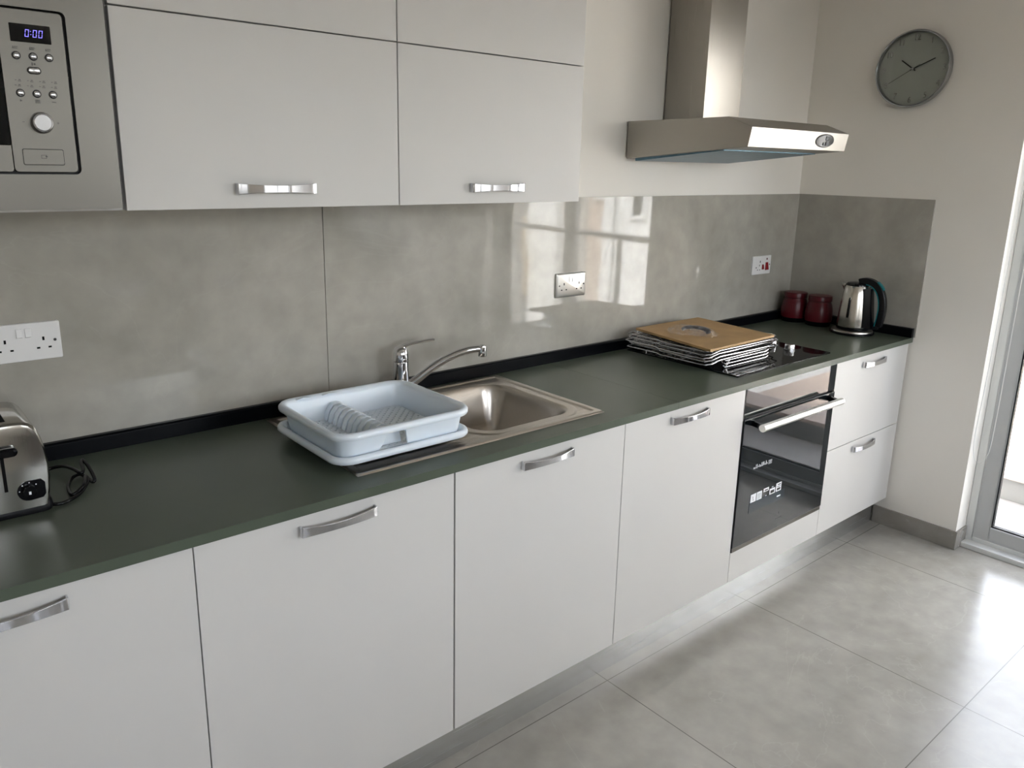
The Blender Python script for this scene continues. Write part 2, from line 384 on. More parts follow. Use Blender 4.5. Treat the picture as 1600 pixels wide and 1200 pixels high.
# opposite buildings, seen through the door and mirrored in the splashback
st = MB().box(4.2, 60, -50, 40, -6.2, -6).build('street', 'asphalt'); struct(st); st.name = 'ground_street'
def building(name, label, x0, x1, y0, y1, z1, m, wins, bal=()):
    t = thing(name, label, 'building', ((x0 + x1) / 2, (y0 + y1) / 2, -6))
    MB().box(x0, x1, y0, y1, -6, z1).build('facade', m, t)
    MB().box(x0 - .15, x1, y0, y1, z1, z1 + .25).build('parapet', 'render_white', t)
    for (a, b, c, d) in wins:
        f = MB().box(x0 - .05, x0, a, b, c, d).build('window', 'render_white', t)
        MB().box(x0 - .06, x0 - .05, a + .08, b - .08, c + .08, d - .08).build('pane', 'black_glass', f)
    for (a, b, c, d, mm) in bal:
        MB().box(x0 - 1.0, x0, a, b, c, d).build('balcony', mm, t, bevel=.02)
building('apartment_building', 'cream apartment building with enclosed balconies across the street', 10, 20, -14.5, -9.45, 9, 'render_grey', [(-12, -11, -1.5, .5), (-14, -13, -4.5, -2.5)], [(-10.35, -9.5, -.9, .55, 'render_cream'), (-12.4, -10.6, -3.6, -2.4, 'render_white'), (-10.35, -9.5, 1.6, 2.6, 'render_white')])
building('apartment_building', 'tall white apartment building across the street, narrowest of the row', 9.6, 20, -9.4, -8.6, 10, 'render_white', [(-9.2, -8.8, -4.5, -3)])
building('apartment_building', 'pinkish rendered apartment building across the street', 10.4, 20, -8.55, -7.75, 8, 'render_pink', [(-8.4, -7.95, .95, 2.2)])
building('apartment_building', 'white apartment building with stacked windows across the street', 9.9, 20, -7.7, -4.2, 9, 'render_white', [(-7.48, -7.35, -4, 3), (-7.05, -6.68, .7, 2.2), (-7.0, -6.3, -2.6, -1.3), (-5.9, -5, .7, 2.2)])
building('apartment_building', 'long cream apartment building facing the balcony directly', 10.2, 20, -4.1, 12, 1.2, 'render_cream', [(-3, -2, -1, .6), (-.5, .6, -1, .6), (-3, -2, -4.4, -2.8), (.5, 1.2, -4.4, -2.8), (3, 4, -1, .6)])

# ------------------------------------------------------------ splashback, upstand
def panel(x0, x1, y0, y1, z0, z1, label):
    return tag(MB().box(x0, x1, y0, y1, z0, z1).build('splashback_panel', 'splash_tile', bevel=.0006), label, 'splashback')
ZW = .885
panel(-1.4, .5738, 0, WY, ZW, 1.469, 'grey stone-look splashback panel behind the toaster, left of the joint')
panel(.5755, 3.036, 0, WY, ZW, 1.469, 'long glossy grey splashback panel behind the tap and hob')
panel(3.036, WX, -.612, WY, ZW, 1.469, 'short grey splashback panel on the end wall behind the kettle')
up = MB().prism([(-.001, ZW), (-.020, ZW), (-.020, ZW + .036), (-.015, ZW + .0405), (-.001, ZW + .0405)], 'x', -1.4, 3.0345).build('worktop_upstand', 'black_trim', bevel=.001)
tag(up, 'long black upstand strip along the back of the worktop', 'upstand')
up2 = MB().prism([(3.035, ZW), (3.016, ZW), (3.016, ZW + .036), (3.021, ZW + .0405), (3.035, ZW + .0405)], 'y', -.605, -.021)
up2.v = [(x if True else 0, y, z) for x, y, z in [(v[0], v[1], v[2]) for v in up2.v]]
# prism on axis y maps (u,h,v)
tag(up2.build('worktop_upstand', 'black_trim', bevel=.001), 'short black upstand strip on the end wall behind the kettle', 'upstand')

# ------------------------------------------------------------ worktop
T = .0218; YF = -.605
wa = MB().box(-1.4, .392, YF, -.0, ZW - T, ZW).box(1.15, 1.4303, YF, 0, ZW - T, ZW).box(.392, 1.15, YF, -.515, ZW - T, ZW).box(.392, 1.15, -.058, 0, ZW - T, ZW)
bmx = wa.build('worktop', 'green_laminate')
tag(bmx, 'grey-green worktop section holding the sink and toaster, left of the seam', 'worktop')
wb = MB().box(1.4317, 3.036, YF, 0, ZW - T, ZW).build('worktop', 'green_laminate', bevel=.0008)
tag(wb, 'grey-green worktop section under the hob and kettle, right of the seam', 'worktop')

# ------------------------------------------------------------ handles
def handle_mb(L=.181, d0=.016, d1=.027, h0=.0115, h1=.0078, th=.0036):
    """bow handle in local space: x along, -y outwards"""
    path = [(-L / 2, 0), (-L / 2, -d0 * .7)]
    n = 20
    path += [(-L / 2 + .0015, -d0 * .92)]
    for i in range(n + 1):
        t = -1 + 2 * i / n; path.append((t * (L / 2 - .005), -(d0 + (d1 - d0) * (1 - t * t))))
    path += [(L / 2 - .0015, -d0 * .92), (L / 2, -d0 * .7), (L / 2, 0)]
    rings = []; m = len(path)
    for i, (x, y) in enumerate(path):
        a = Vector(path[max(i - 1, 0)]); b = Vector(path[min(i + 1, m - 1)]); tt = (b - a).normalized(); nn = Vector((-tt.y, tt.x))
        hh = h1 + (h0 - h1) * min(1, (abs(x) / (L / 2)) ** 2)
        p = Vector((x, y)); q = p + nn * th
        rings.append([(p.x, p.y, -hh), (p.x, p.y, hh), (q.x, q.y, hh), (q.x, q.y, -hh)])
    return MB().loft(rings)
H0 = None
def handle(parent, x, y, z):
    """a bow handle as a child of its door"""
    global H0
    off = worg(parent)
    if H0 is None:
        H0 = handle_mb().build('handle', 'chrome', parent, bevel=.0007, smooth=True, local=True, angle=40); o = H0
    else:
        o = H0.copy(); C.objects.link(o); o.parent = parent
    o.location = Vector((x, y, z)) - off
    return o

# ------------------------------------------------------------ base units
YD = YF + .012; DT = .019; Z0, Z1 = .136, .860; ZC = .859
def carcass(t, x0, x1, z0=.137, z1=ZC, yb=-.025):
    p = .016; y0 = YD + DT + .0012
    MB().box(x0, x0 + p, y0, yb, z0, z1).box(x1 - p, x1, y0, yb, z0, z1).box(x0 + p, x1 - p, y0, yb, z0, z0 + p).box(x0 + p, x1 - p, yb - .01, yb, z0 + p, z1).build('body', 'carcass', t)
def base_unit(x0, x1, label, g0=.0012, g1=.0012):
    t = thing('base_cabinet', label, 'cabinet', ((x0 + x1) / 2, -.3, Z0))
    carcass(t, x0 + .0005, x1 - .0005)
    d = MB().box(x0 + g0, x1 - g1, YD, YD + DT, Z0, Z1).build('door', 'laminate', t, bevel=.0009)
    handle(d, (x0 + x1) / 2 - .003, YD, .826)
base_unit(-.632, -.0225, 'white base cabinet under the toaster end, leftmost in the row')
base_unit(-.0225, .5955, 'white base cabinet under the dish rack, second from left', .0012, .0024)
base_unit(.5955, 1.2042, 'white base cabinet under the sink bowl', .0024, .0012)
base_unit(1.2042, 1.8065, 'white base cabinet directly left of the oven')
# left-hand continuation, out of frame
base_unit(-1.24, -.632, 'white base cabinet beyond the toaster at the left end of the run')
XO0, XO1 = 1.8065, 2.4165
t = thing('oven_housing', 'white housing cabinet around the built-in oven with a plain panel below it', 'cabinet', ((XO0 + XO1) / 2, -.3, Z0))
carcass(t, XO0 + .0005, XO1 - .0005, .137, .858)
MB().box(XO0 + .017, XO1 - .017, YD + .03, -.04, .24, .252).build('shelf', 'carcass', t)
MB().box(XO0 + .0012, XO1 - .0012, YD, YD + DT, Z0, .2505).build('plinth_panel', 'laminate', t, bevel=.0009)
t = thing('drawer_unit', 'white two-drawer base unit between the oven and the end wall', 'cabinet', (2.72, -.3, Z0))
carcass(t, XO1 + .0005, 3.029)
for z0, z1, hz in ((.4975, Z1, .823), (Z0, .4945, .462)):
    d = MB().box(XO1 + .0012, 3.028, YD, YD + DT, z0, z1).build('drawer', 'laminate', t, bevel=.0009)
    handle(d, 2.716, YD, hz)
tag(MB().box(-1.24, 3.033, -.537, -.525, 0, .134).build('plinth', 'plinth_alu', bevel=.0006), 'brushed aluminium plinth running along the floor below the base cabinets', 'plinth')

# ------------------------------------------------------------ oven
t = thing('built_in_oven', 'black glass built-in oven with a bright steel bar handle', 'oven', (2.11, -.3, .253))
ox0, ox1 = XO0 + .003, XO1 - .003
MB().box(XO0 + .02, XO1 - .02, -.57, -.06, .256, .845).build('oven_body', 'dark_gap', t)
YO = YD - .001
cp = MB().box(ox0, ox1, YO, YD + .018, .757, .858).build('control_panel', 'oven_glass', t, bevel=.001)
MB().box(ox0 + .002, ox1 - .002, YO + .006, YD + .019, .253, .757).build('inner_frame', 'gloss_black', t)
for x_ in (ox0 - .0015, ox1 + .0001): MB().box(x_, x_ + .0014, YO + .001, YD + .019, .253, .858).build('side_trim', 'steel_v', t)
od = MB().box(ox0, ox1, YO - .004, YO + .003, .270, .7475).build('oven_door', 'oven_glass', t, bevel=.001)
MB().box(ox0, ox1, YO - .002, YO + .003,   .2525, .2685).build('bottom_trim', 'appliance_steel', t, bevel=.0008)
hb = MB(); hb.tube([(ox0 + .034, YO - .052, .727), (ox1 - .034, YO - .052, .727)], .0130, 24)
hb.build('handle', 'bar_alu', od, smooth=True, bevel=0)
for x in (ox0 + .05, ox1 - .05):
    MB().prism([(YO - .004, .742), (YO - .052, .733), (YO - .052, .719), (YO - .004, .722)], 'x', x - .008, x + .008).build('handle_bracket', 'gloss_black', od, bevel=.001)
# energy label strip and icons on the glass
yl = YO - .0045
MB().box(1.888, 2.12, yl - .0004, yl, .384, .423).build('label_strip', 'label_strip', od)
MB().box(2.068, 2.092, yl - .0008, yl - .0004, .400, .405).build('strip_text', 'label_white', od)
for i, (xa, xb_, za, zb_) in enumerate(((1.892, 1.926, .4235, .4545), (1.931, 1.963, .4235, .4545), (1.973, 2.007, .444, .457), (2.014, 2.050, .4235, .4455), (2.056, 2.091, .4235, .457))):
    ic = MB().box(xa, xb_, yl - .0010, yl - .0005, za, zb_).build('label_icon', 'label_white', od)
    dk = MB(); w_ = xb_ - xa
    if i == 0: dk.box(xa + .012, xa + .022, yl - .0014, yl - .0011, .431, .433).box(xa + .013, xa + .016, yl - .0014, yl - .0011, .436, .445)
    elif i == 1:
        for k in range(4): dk.box(xa + .005, xb_ - .005, yl - .0014, yl - .0011, .429 + .0055 * k, .4302 + .0055 * k)
    elif i == 2: dk.box(xa + .007, xb_ - .006, yl - .0014, yl - .0011, .4475, .452)
    elif i == 3: dk.box(xa + .006, xb_ - .006, yl - .0014, yl - .0011, .427, .4385)
    else: dk.box(xa + .006, xb_ - .006, yl - .0014, yl - .0011, .428, .437).box(xa + .006, xb_ - .006, yl - .0014, yl - .0011, .441, .4435).box(xa + .010, xb_ - .006, yl - .0014, yl - .0011, .448, .452)
    dk.build('icon_mark', 'black_plastic', ic)
MB().box(2.027, 2.037, yl - .0008, yl - .0004, .449, .452).build('label_dot', 'label_white', od)
MB().box(1.988, 1.996, yl - .0008, yl - .0004, .4255, .4285).build('label_dot', 'label_white', od)
sm = MB()
random.seed(3)
for i in range(13):
    x = 1.893 + i * .0070; h = random.choice((.004, .008, .012)); sm.box(x, x + .0026, yl - .0004, yl, .551 + random.random() * .003, .555 + h)
for i in range(4): sm.box(1.986, 2.009, yl - .0004, yl, .550 + i * .0042, .5512 + i * .0042)
sm.build('printed_text', 'label_white', od)
lg = MB().box(2.078, 2.084, yl - .0004, yl, .306, .310)
for k in range(4): lg.box(2.088 + k * .009, 2.093 + k * .009, yl - .0004, yl, .307, .3105)
lg.box(2.097, 2.104, yl - .0004, yl, .325, .333)
lg.build('logo_mark', 'icon_grey', od)

# ------------------------------------------------------------ upper cabinets
YU = -.350; ZU = 1.476; ZS = 1.849; ZT = 2.215
def upper(x0, x1, label):
    t = thing('wall_cabinet', label, 'cabinet', ((x0 + x1) / 2, -.17, ZU))
    p = .016; y0 = YU + DT + .0012
    MB().box(x0 + .0005, x0 + p, y0, -.0005, ZU + .002, ZT).box(x1 - p, x1 - .0005, y0, -.0005, ZU + .002, ZT).box(x0 + p, x1 - p, y0, -.0005, ZU + .002, ZU + p + .002).box(x0 + p, x1 - p, y0, -.0005, ZT - p, ZT).box(x0 + p, x1 - p, -.012, -.0005, ZU + .02, ZT - p).box(x0 + p, x1 - p, y0, -.012, ZS - .008, ZS + .008).build('body', 'carcass', t)
    d = MB().box(x0 + .0014, x1 - .0014, YU, YU + DT, ZU, ZS - .0014).build('door', 'laminate', t, bevel=.0009)
    handle(d, (x0 + x1) / 2 - .003, YU, 1.517)
    MB().box(x0 + .0014, x1 - .0014, YU, YU + DT, ZS + .0014, ZT).build('door', 'laminate', t, bevel=.0009)
upper(-.0195, .6035, 'white wall cabinet pair of flap doors next to the microwave')
upper(.6035, 1.221, 'white wall cabinet with flap doors, next to the bare wall by the hood')
t = thing('microwave_housing', 'white wall cabinet box around the built-in microwave', 'cabinet', (-.33, -.17, ZU))
MB().box(-.635, -.619, -.331, -.0005, ZU, ZT).box(-.037, -.021, -.331, -.0005, ZU, ZT).box(-.619, -.037, -.331, -.0005, ZU, ZU + .006).box(-.619, -.037, -.331, -.0005, 1.875, 1.89).box(-.635, -.021, YU, YU + .018, 1.88, ZT).build('body', 'laminate', t)

# ------------------------------------------------------------ microwave
t = thing('built_in_microwave', 'stainless built-in microwave with a blue clock display and round dial', 'microwave', (-.33, -.2, 1.483))
YM = -.370
fx0, fx1, fz0, fz1 = -.627, -.030, 1.482, 1.874
ix0, ix1, iz0, iz1 = -.560, -.0945, 1.5445, 1.8225
def hole_frame(mb, x0, x1, z0, z1, a0, a1, b0, b1, r, y0, y1, n=6):
    o1 = [(p[0], p[1]) for p in rrect(x0, x1, z0, z1, .001, 0, n)]; i1 = [(p[0], p[1]) for p in rrect(a0, a1, b0, b1, r, 0, n)]
    R = [[(u, y0, v) for u, v in o1], [(u, y0, v) for u, v in i1], [(u, y1, v) for u, v in i1], [(u, y1, v) for u, v in o1]]
    return mb.loft(R, closed=True)
hole_frame(MB(), fx0, fx1, fz0, fz1, ix0, ix1, iz0, iz1, .010, YM, YM + .016).build('trim_frame', 'appliance_steel', t)
MB().box(-.605, -.055, YM + .018, -.03, 1.50, 1.86).build('casing', 'black_plastic', t)
px0, px1, pz0, pz1 = -.201, -.1005, 1.5485, 1.8185
YP = YM - .002
def plate(x0, x1, z0, z1, r, y0, y1):
    m = MB(); o1 = [(p[0], p[1]) for p in rrect(x0, x1, z0, z1, r, 0, 5)]
    return m.loft([[(u, y0, v) for u, v in o1], [(u, y1, v) for u, v in o1]])
pn = plate(px0, px1, pz0, pz1, .007, YP, YM + .016).build('control_panel', 'appliance_steel', t, bevel=.0006)
plate(-.183, -.121, 1.766, 1.7955, .001, YP - .0004, YP + .001).build('display', 'black_glass', pn)
seg = MB()
def digit(cx, cz, w, h, th, y):
    for (a, b, c, d) in ((-w, w, h - th, h), (-w, w, -h, -h + th), (-w, -w + th, .0006, h - th), (-w, -w + th, -h + th, -.0006), (w - th, w, .0006, h - th), (w - th, w, -h + th, -.0006)):
        sh = .0010
        seg.add([(cx + a + sh * (c / h), y, cz + c), (cx + b + sh * (c / h), y, cz + c), (cx + b + sh * (d / h), y, cz + d), (cx + a + sh * (d / h), y, cz + d)], [(0, 1, 2, 3)])
for cx in (-.1572, -.1452, -.1365): digit(cx, 1.7812, .0030, .0061, .0011, YP - .0006)
for dz in (.0025, -.0025): seg.add([(-.1519, YP - .0006, 1.7812 + dz), (-.1507, YP - .0006, 1.7812 + dz), (-.1507, YP - .0006, 1.7812 + dz + .0013), (-.1519, YP - .0006, 1.7812 + dz + .0013)], [(0, 1, 2, 3)])
seg.build('digits', 'display_glow', pn)
def button(x, z):
    MB().lathe([(.0068, 0), (.0068, .001)], (x, YP, z), 24, axis='-y').build('button_ring', 'black_plastic', pn)
    MB().lathe([(.0058, 0), (.0058, .002), (.0050, .0036), (.003, .0044), (.0005, .0046)], (x, YP, z), 24, axis='-y').build('button', 'chrome_rough', pn, smooth=True)
for x, z in ((-.1775, 1.7435), (-.152, 1.7435), (-.1275, 1.7435), (-.178, 1.682), (-.153, 1.682), (-.128, 1.682)): button(x, z)
MB().loft([[(p[0], YP - h, p[1]) for p in rrect(-.153 - a, -.153 + a, 1.7205 - b, 1.7205 + b, b * .98, 0, 6)] for a, b, h in ((.0098, .0052, 0), (.0098, .0052, .002), (.0088, .0042, .0036), (.007, .0025, .0042))]).build('button', 'chrome_rough', pn, smooth=True)
plate(-.164, -.142, 1.7145, 1.7265, .0059, YP - .0006, YP).build('button_ring', 'black_plastic', pn)
MB().lathe([(.0185, 0), (.0185, .002), (.0172, .012), (.0160, .0150), (.0135, .0158), (.013, .0153), (.0005, .0153)], (-.1510, YP, 1.6335), 40, axis='-y').build('dial', 'chrome_rough', pn, smooth=True)
plate(-.1865, -.1215, 1.5605, 1.5885, .003, YP - .0003, YP).build('button_outline', 'black_plastic', pn)
plate(-.1857, -.1223, 1.5613, 1.5877, .0028, YP - .0010, YP).build('door_button', 'appliance_steel', pn, bevel=.0004)
def icon(*boxes, tri=None, y=YP):
    m = MB()
    for x0_, x1_, z0_, z1_ in boxes: m.box(x0_, x1_, y - .0003, y, z0_, z1_)
    if tri: m.add([(p[0], y - .0004, p[1]) for p in tri], [(0, 1, 2)])
    m.build('printed_icon', 'icon_grey', pn)
for x, z in ((-.1775, 1.7565), (-.152, 1.7565), (-.1275, 1.7565)):
    icon((x - .004, x + .003, z - .0018, z - .0008), (x - .002, x + .004, z + .0006, z + .0018), (x - .004, x - .003, z - .002, z + .002))
for r_, z in ((0, 1.703), (1, 1.6945)):
    for k in range(4):
        x = -.184 + k * .0185 - .001 * r_
        icon((x, x + .0025, z - .0004, z + .0005), (x + .0045, x + .0095, z - .0018, z - .0008), (x + .0055, x + .0088, z + .0004, z + .0016))
icon(tri=[(-.1800, 1.6715), (-.1760, 1.6695), (-.1800, 1.6675)])
icon(*[(-.157, -.149, 1.6665 + k * .0022, 1.6675 + k * .0022) for k in range(3)])
icon((-.131, -.124, 1.669, 1.670))
icon((-.1805, -.177, 1.6335, 1.6345))
icon((-.1265, -.123, 1.6335, 1.6345), (-.1252, -.1243, 1.632, 1.636))
icon((-.158, -.1495, 1.572, 1.5727), (-.158, -.1495, 1.5775, 1.5782), (-.158, -.1573, 1.572, 1.578), (-.1502, -.1495, 1.572, 1.578), (-.1515, -.148, 1.575, 1.5765), y=YP - .001)
icon((-.1555, -.154, 1.7285, 1.734), (-.152, -.1495, 1.730, 1.733))
dr = plate(ix0 + .005, px0 - .001, pz0, pz1, .005, YP, YM + .016).build('microwave_door', 'appliance_steel', t, bevel=.0006)
plate(ix0 + .045, px0 - .0012, 1.5935, 1.795, .002, YP - .001, YP + .002).build('door_glass', 'black_glass', dr)

# ------------------------------------------------------------ hood
t = thing('cooker_hood', 'stainless steel chimney cooker hood mounted above the hob', 'cooker hood', (2.117, -.25, 1.6))
hx0, hx1 = 1.808, 2.426
# solid canopy: side profile in (y,z)
prof = [(-.0005, 1.6065), (-.0005, 1.7385), (-.433, 1.742), (-.523, 1.7085), (-.512, 1.647)]
cn = MB()
L = [(hx0, y, z) for y, z in prof]; R_ = [(hx1, y, z) for y, z in prof]
cn.loft([L, R_]).build('canopy', 'steel', t, bevel=.0012)
s0 = Vector((-.0005, 1.6065)); s1 = Vector((-.512, 1.647)); dn = Vector((-(s1 - s0).y, (s1 - s0).x)).normalized() * 1
if dn.y > 0: dn = -dn
a = s0 + (s1 - s0) * .05; b = s0 + (s1 - s0) * .80
MB().loft([[(hx0 + .02, a.x, a.y), (hx0 + .02, b.x, b.y), (hx0 + .02, b.x + dn.x * .003, b.y + dn.y * .003), (hx0 + .02, a.x + dn.x * .010, a.y + dn.y * .010)],
           [(hx1 - .02, a.x, a.y), (hx1 - .02, b.x, b.y), (hx1 - .02, b.x + dn.x * .003, b.y + dn.y * .003), (hx1 - .02, a.x + dn.x * .010, a.y + dn.y * .010)]]).build('filter_panel', 'blue_film', t)
MB().box(2.009, 2.229, -.180, -.0005, 1.7425, H - .001).build('chimney', 'steel_v', t, bevel=.0012)
# control plate on the front face
fd = (Vector((0, -.512, 1.647)) - Vector((0, -.523, 1.7085))).normalized()      # down along the face
fn = Vector((0, fd.z, -fd.y)); fn = fn if fn.y < 0 else -fn
fc = Vector((2.268, -.5175, 1.680))
def onface(u, v, h): return fc + Vector((u, 0, 0)) - fd * v + fn * h
ring = lambda a, b, h, n=32: [onface(a * cos(2 * pi * k / n) + .16 * b * sin(2 * pi * k / n), b * sin(2 * pi * k / n), h) for k in range(n)]
cp = MB().loft([ring(.060, .0235, -.001), ring(.060, .0235, .003), ring(.055, .0200, .0055)]).build('control_plate', 'control_grey', t, smooth=True)
for u, v in ((.004, .0095), (-.012, -.010), (.010, -.009)):
    a = .0075 if (u, v) != (-.012, -.010) else .005
    MB().loft([[onface(u + x, v + z, h) for x, z in ((-a * 1.2, -a), (a * 1.2, -a), (a * 1.2, a), (-a * 1.2, a))] for h in (.005, .008)]).build('button', 'gloss_black', cp, bevel=.0015)

# ------------------------------------------------------------ clock
cy, cz = -.452, 1.990
t = thing('wall_clock', 'round silver wall clock on the end wall showing ten past ten', 'clock', (WX, cy, cz))
RC = .152
MB().lathe([(RC - .012, .0), (RC - .004, .002), (RC, .012), (RC, .030), (RC - .003, .035), (RC - .007, .036), (RC - .009, .033), (RC - .009, .014)], (WX - .0005, cy, cz), 72, axis='x', cap1=False).build('rim', 'clock_rim', t, smooth=True)
MB().lathe([(RC - .010, .012), (RC - .010, .016)], (WX, cy, cz), 64, axis='x').build('face', 'clock_silver', t)
MB().lathe([(RC - .010, .0300), (RC - .010, .0315)], (WX, cy, cz), 64, axis='x').build('glass', 'clock_glass', t)
for k in range(1, 13):
    a = radians(30 * k); rr = RC * .80; u0, v0 = rr * sin(a), rr * cos(a)
    q = text_mb(str(k), .034, lambda x, y, z: (WX - .0172 - z, cy - (u0 + x * .85), cz + v0 + y))
    q.build('numeral', 'chrome_rough', t)
def hand(name, ang, l0, l1, wd, x, m):
    a = radians(ang); d = Vector((0, -sin(a), cos(a))); s_ = Vector((0, cos(a), sin(a))); c = Vector((x, cy, cz)); mb = MB()
    p = [c - d * l0 - s_ * wd, c - d * l0 + s_ * wd, c + d * l1 + s_ * wd, c + d * l1 - s_ * wd]
    mb.loft([p, [q + Vector((-.001, 0, 0)) for q in p]]).build(name, m, t)
hand('hour_hand', 306, .012, .062, .0022, WX - .020, 'gloss_black')
hand('minute_hand', 67, .012, .092, .0018, WX - .022, 'gloss_black')
hand('second_hand', 240, .034, .105, .0007, WX - .0245, 'gloss_black')
MB().lathe([(.005, .0165), (.005, .0262), (.003, .027)], (WX, cy, cz), 20, axis='x').build('hub', 'chrome_rough', t, smooth=True)

# ------------------------------------------------------------ sockets
def socket(x0, x1, z0, z1, label, steel):
    xc, zc = (x0 + x1) / 2, (z0 + z1) / 2
    t = thing('double_socket', label, 'socket', (xc, 0, zc))
    m = 'chrome_rough' if steel else 'white_plastic'
    rg = lambda e, y: [(p[0], y, p[1]) for p in rrect(x0 + e, x1 - e, z0 + e, z1 - e, .003, 0, 4)]
    if steel:
        MAT_ = mat('steel_plate', (.66, .64, .60), .3, .75, noise=(10, .02)) if 'steel_plate' not in MAT else MAT['steel_plate']
        MB().loft([rg(0, 0), rg(0, -.005), rg(.0035, -.0085), rg(.006, -.010)]).build('plate', 'steel_plate', t, smooth=True)
    else:
        MB().loft([rg(0, 0), rg(0, -.007), rg(.0012, -.0085)]).build('plate', 'white_plastic', t, smooth=True)
    yp = -.010 if steel else -.0085
    for s_ in (-1, 1):
        hs_ = MB()
        c = xc + s_ * .0375
        hs_.box(c - .0022, c + .0022, yp - .0002, yp + .002, zc + .001, zc + .0095)
        for q in (-1, 1): hs_.box(c + q * .0115 - .0033, c + q * .0115 + .0033, yp - .0002, yp + .002, zc - .0175, zc - .0135)
        hs_.build('pin_holes', 'dark_gap', t)
    for s_ in (-1, 1):
        MB().lathe([(.0032, -.001), (.0032, .0006), (.0026, .001)], (xc + s_ * .0605, yp, zc + .000), 16, axis='-y').build('screw', 'icon_grey', t, smooth=True)
        x = xc + s_ * .0085
        MB().prism([(yp + .001, zc + .010), (yp - .0035, zc + .012), (yp - .0015, zc + .031), (yp + .001, zc + .032)], 'x', x - .006, x + .006).build('switch', 'chrome_rough' if steel else 'white_plastic', t, bevel=.0008)
socket(-.2445, -.0985, 1.126, 1.212, 'white double wall socket on the splashback above the toaster', False)
socket(1.468, 1.6145, 1.117, 1.2035, 'stainless double wall socket on the splashback right of the tap', True)
x0, x1, z0, z1 = 2.686, 2.832, 1.110, 1.194
t = thing('cooker_switch', 'white cooker control switch plate with two red rockers beside the corner', 'socket', ((x0 + x1) / 2, 0, 1.15))
rg = lambda e, y: [(p[0], y, p[1]) for p in rrect(x0 + e, x1 - e, z0 + e, z1 - e, .003, 0, 4)]
MB().loft([rg(0, 0), rg(0, -.007), rg(.0012, -.0085)]).build('plate', 'white_plastic', t, smooth=True)
hs_ = MB()
for x, z, a, b in ((2.745, 1.168, .0028, .0045), (2.716, 1.142, .003, .0026), (2.728, 1.131, .003, .002), (2.741, 1.151, .002, .004), (2.746, 1.131, .003, .002)):
    hs_.box(x - a, x + a, -.0088, -.006, z - b, z + b)
hs_.build('pin_holes', 'dark_gap', t)
MB().prism([(-.008, 1.131), (-.0145, 1.133), (-.0105, 1.154), (-.008, 1.155)], 'x', 2.762, 2.774).build('switch', 'red_switch', t, bevel=.0008)
MB().prism([(-.008, 1.127), (-.0165, 1.129), (-.0105, 1.162), (-.008, 1.163)], 'x', 2.789, 2.808).build('switch', 'red_switch', t, bevel=.0008)
MB().box(2.794, 2.802, -.0092, -.008, 1.174, 1.183).build('indicator_lamp', 'red_enamel', t)
MB().lathe([(.0032, -.001), (.0032, .0006), (.0026, .001)], (2.822, -.0085, 1.152), 16, axis='-y').build('screw', 'icon_grey', t)

# ------------------------------------------------------------ sink
t = thing('kitchen_sink', 'stainless steel inset sink with the bowl right and drainer left', 'sink', (.771, -.285, ZW))
SX0, SX1, SY0, SY1 = .366, 1.174, -.537, -.035
BX0, BX1, BY0, BY1 = .765, 1.115, -.487, -.108
def sd_rr(x, y, x0, x1, y0, y1, r):
    qx = abs(x - (x0 + x1) / 2) - (x1 - x0) / 2 + r; qy = abs(y - (y0 + y1) / 2) - (y1 - y0) / 2 + r
    return sqrt(max(qx, 0) ** 2 + max(qy, 0) ** 2) + min(max(qx, qy), 0) - r
def sstep(t_): t_ = max(0, min(1, t_)); return t_ * t_ * (3 - 2 * t_)
def sink_z(x, y):
    e = -sd_rr(x, y, SX0, SX1, SY0, SY1, .012)
    z = .0045 * sstep(e / .004) - .0035 * sstep((e - .020) / .006)          # raised rim, then the recessed deck
    # raised ledge around the bowl
    b = sd_rr(x, y, BX0, BX1, BY0, BY1, .075)
    if e > .02: z += .0028 * sstep((.030 - b) / .008) if b > 0 else .0028
    if b < 0:
        d = -b; z -= .150 * (sstep(d / .055) * .93 + .07 * min(1, d / .16))
    # drainer grooves
    if .40 < x < .735 and -.49 < y < -.09 and b > .03:
        fade = sstep((x - .40) / .02) * sstep((.735 - x) / .02) * sstep((y + .49) / .02) * sstep((-.09 - y) / .02)
        z -= .0028 * fade * (.5 + .5 * cos((y + .29) / .036 * 2 * pi))
    return z
nx, ny = 270, 168
sm = MB(); vs = []
for j in range(ny + 1):
    for i in range(nx + 1):
        x = SX0 + (SX1 - SX0) * i / nx; y = SY0 + (SY1 - SY0) * j / ny; vs.append((x, y, ZW + .0006 + sink_z(x, y)))
fs = [(j * (nx + 1) + i, j * (nx + 1) + i + 1, (j + 1) * (nx + 1) + i + 1, (j + 1) * (nx + 1) + i) for j in range(ny) for i in range(nx)]
sm.add(vs, fs); so_ = sm.build('sink_deck', 'sink_steel', t, smooth=True, angle=180)
zb = ZW + .0006 + sink_z(.94, -.298)
MB().lathe([(.042, .0), (.042, .0035), (.038, .0045), (.030, .001), (.0005, .001)], (.94, -.298, zb), 32).build('drain', 'chrome', t, smooth=True)

